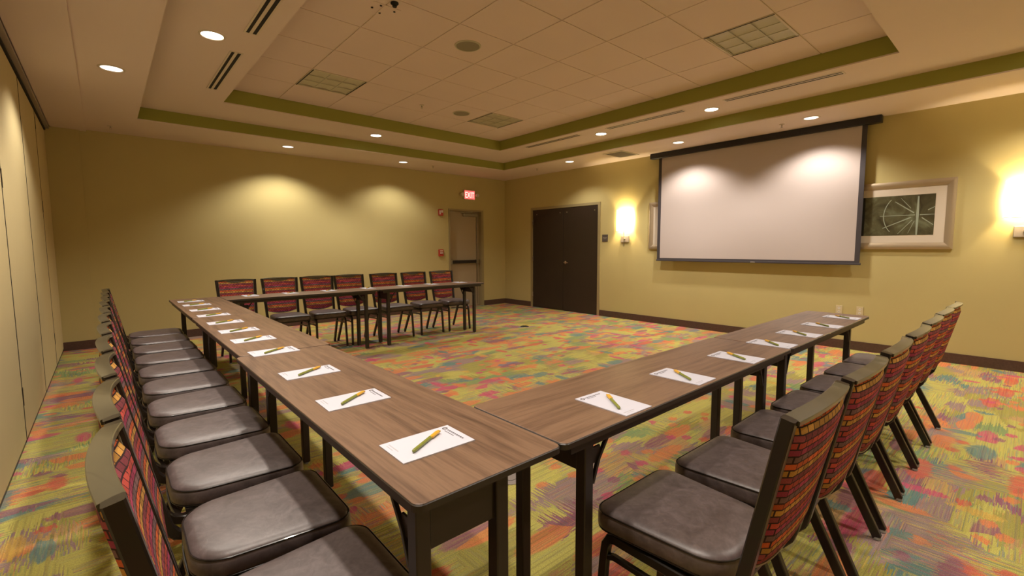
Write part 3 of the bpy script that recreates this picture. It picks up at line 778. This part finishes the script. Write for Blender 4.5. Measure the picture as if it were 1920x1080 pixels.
vg = empty('ceiling_return_grille', (5.99,3.79,H1), 0, 'square louvred return grille in the soffit by the screen end', 'vent')
MB().box(-.24,.24,-.19,-.16,-.008,-.0003).box(-.24,.24,.16,.19,-.008,-.0003).box(-.24,-.21,-.16,.16,-.008,-.0003).box(.21,.24,-.16,.16,-.008,-.0003).build('frame', 'trimw', vg)
box(-.21,.21,-.16,.16,-.0015,-.0003).build('backing', 'dark', vg)
sl = None
for k in range(12):
    x = -.192+.035*k
    if sl is None: sl = MB().box(-.009,.009,-.16,.16,-.006,-.0035).build('slat', 'grey', vg, loc=(x,0,0))
    else: again(sl, 'slat', vg, (x,0,0))

def troffer(i, j, label):
    x0,x1,y0,y1 = GX[i],GX[i+1],GY[j],GY[j+1]
    t_ = empty('parabolic_troffer', ((x0+x1)/2,(y0+y1)/2,H3), 0, label, 'light fixture', 'unlit parabolic troffers'); a = (x1-x0)/2-.004
    b = (y1-y0)/2-.004
    MB().box(-a,a,-b,-b+.016,-.004,.022).box(-a,a,b-.016,b,-.004,.022).box(-a,-a+.016,-b+.016,b-.016,-.004,.022).box(a-.016,a,-b+.016,b-.016,-.004,.022).build('rim', 'trimw', t_)
    MB().box(-a+.004,-a+.016,-b+.004,b-.004,-.0052,-.0041).box(a-.016,a-.004,-b+.004,b-.004,-.0052,-.0041).build('gap_shade_strip', 'dark', t_)  # dark strips laid on the rim, standing in for a shaded gap
    c0, c1 = -a+.020, a-.020; d0, d1 = -b+.020, b-.020
    for p_ in range(3):
        for q_ in range(3):
            xa, xb = c0+(c1-c0)*p_/3+.006, c0+(c1-c0)*(p_+1)/3-.006
            ya, yb_ = d0+(d1-d0)*q_/3+.004, d0+(d1-d0)*(q_+1)/3-.004
            ls = []
            for k in range(7):
                s_ = k/6; ls.append([(xa+(xb-xa)*s_, ya, .0035+.010*math.sin(PI*s_)), (xa+(xb-xa)*s_, yb_, .0035+.010*math.sin(PI*s_))])
            m = MB(); vs = [p for l in ls for p in l]
            m.add(vs, [(2*k,2*k+1,2*k+3,2*k+2) for k in range(6)]).build('louvre_cell', 'louver', t_, 60)
    m = MB()
    for p_ in range(4):
        x = c0+(c1-c0)*p_/3; m.box(x-.005,x+.005,d0,d1,.0,.004)
    for q_ in range(4):
        y = d0+(d1-d0)*q_/3
        for p_ in range(3): m.box(c0+(c1-c0)*p_/3+.0055, c0+(c1-c0)*(p_+1)/3-.0055, y-.0035, y+.0035, .001, .0035)
    m.build('louvre_frame', 'louver', t_)
    box(-a+.016,a-.016,-b+.016,b-.016,.0145,.0185).build('backing', 'louver', t_)
R419 = [k for k in range(len(GY)) if abs(GY[k]-4.219)<.01][0]; R067 = [k for k in range(len(GY)) if abs(GY[k]-.673)<.01][0]
troffer(1, R419, 'unlit louvred ceiling light above the left table run')
troffer(5, R067, 'unlit louvred ceiling light nearest the camera, toward the screen')
troffer(5, R419, 'small-looking unlit louvred ceiling light in the far ceiling corner')
for x, y, lb in ((2.152,2.74,'round grey ceiling speaker, larger and nearer the camera'), (3.334,4.52,'round grey ceiling speaker, farther, beside the corner light')):
    s_ = empty('ceiling_speaker', (x,y,H3), 0, lb, 'speaker', 'round ceiling speakers')
    MB().lathe([(.105,-.0005),(.105,-.006),(.0,-.009)], (0,0,0), 32).build('mesh_grille', 'spk', s_, 30)
    MB().lathe([(.106,-.0003),(.107,-.008),(.118,-.006),(.120,-.0003)], (0,0,0), 32, cap=False).build('rim', 'louver', s_, 30)
def sprinkler(x, y, z, label):
    s_ = empty('fire_sprinkler', (x,y,z), 0, label, 'sprinkler', 'pendant fire sprinklers')
    MB().lathe([(.030,-.0003),(.028,-.006),(.012,-.008)], (0,0,0), 16).build('escutcheon', 'trimw', s_, 30)
    MB().lathe([(.007,-.008),(.007,-.022),(.004,-.026)], (0,0,0), 10).box(-.010,-.007,-.002,.002,-.040,-.020).box(.007,.010,-.002,.002,-.040,-.020).build('frame', 'steel', s_)
    MB().lathe([(.014,-.040),(.014,-.042)], (0,0,0), 12).build('deflector', 'steel', s_)
sprinkler(-.299, 6.86, H1, 'sprinkler in the soffit at the partition end of the exit wall')
sprinkler(5.977, 1.389, H1, 'sprinkler in the soffit in front of the screen')
sprinkler(4.229, 6.708, H1, 'sprinkler in the soffit near the exit sign')
sprinkler(5.913, 5.668, H1, 'sprinkler in the soffit above the double doors')
sprinkler(2.737, 4.553, H3, 'sprinkler in the tiled ceiling field')
mt = empty('ceiling_mount', (1.30,2.62,H3), 0, 'ceiling bracket with dark bolt heads at the top edge', 'bracket')
MB().lathe([(.030,-.0003),(.030,-.008),(.018,-.014),(.016,-.03)], (0,-.12,0), 16).build('hub', 'dark', mt, 30)
for a_, b_ in ((-.10,.05),(-.06,-.02),(.06,.0),(-.02,.09)):
    MB().lathe([(.009,-.0003),(.009,-.005)], (a_,b_,0), 8).build('bolt_head', 'dark', mt)
MB().box(-.13,.09,-.05,-.03,-.003,-.0003).box(-.04,-.02,-.03,.12,-.003,-.0003).build('bracket_arm', 'ceil', mt)
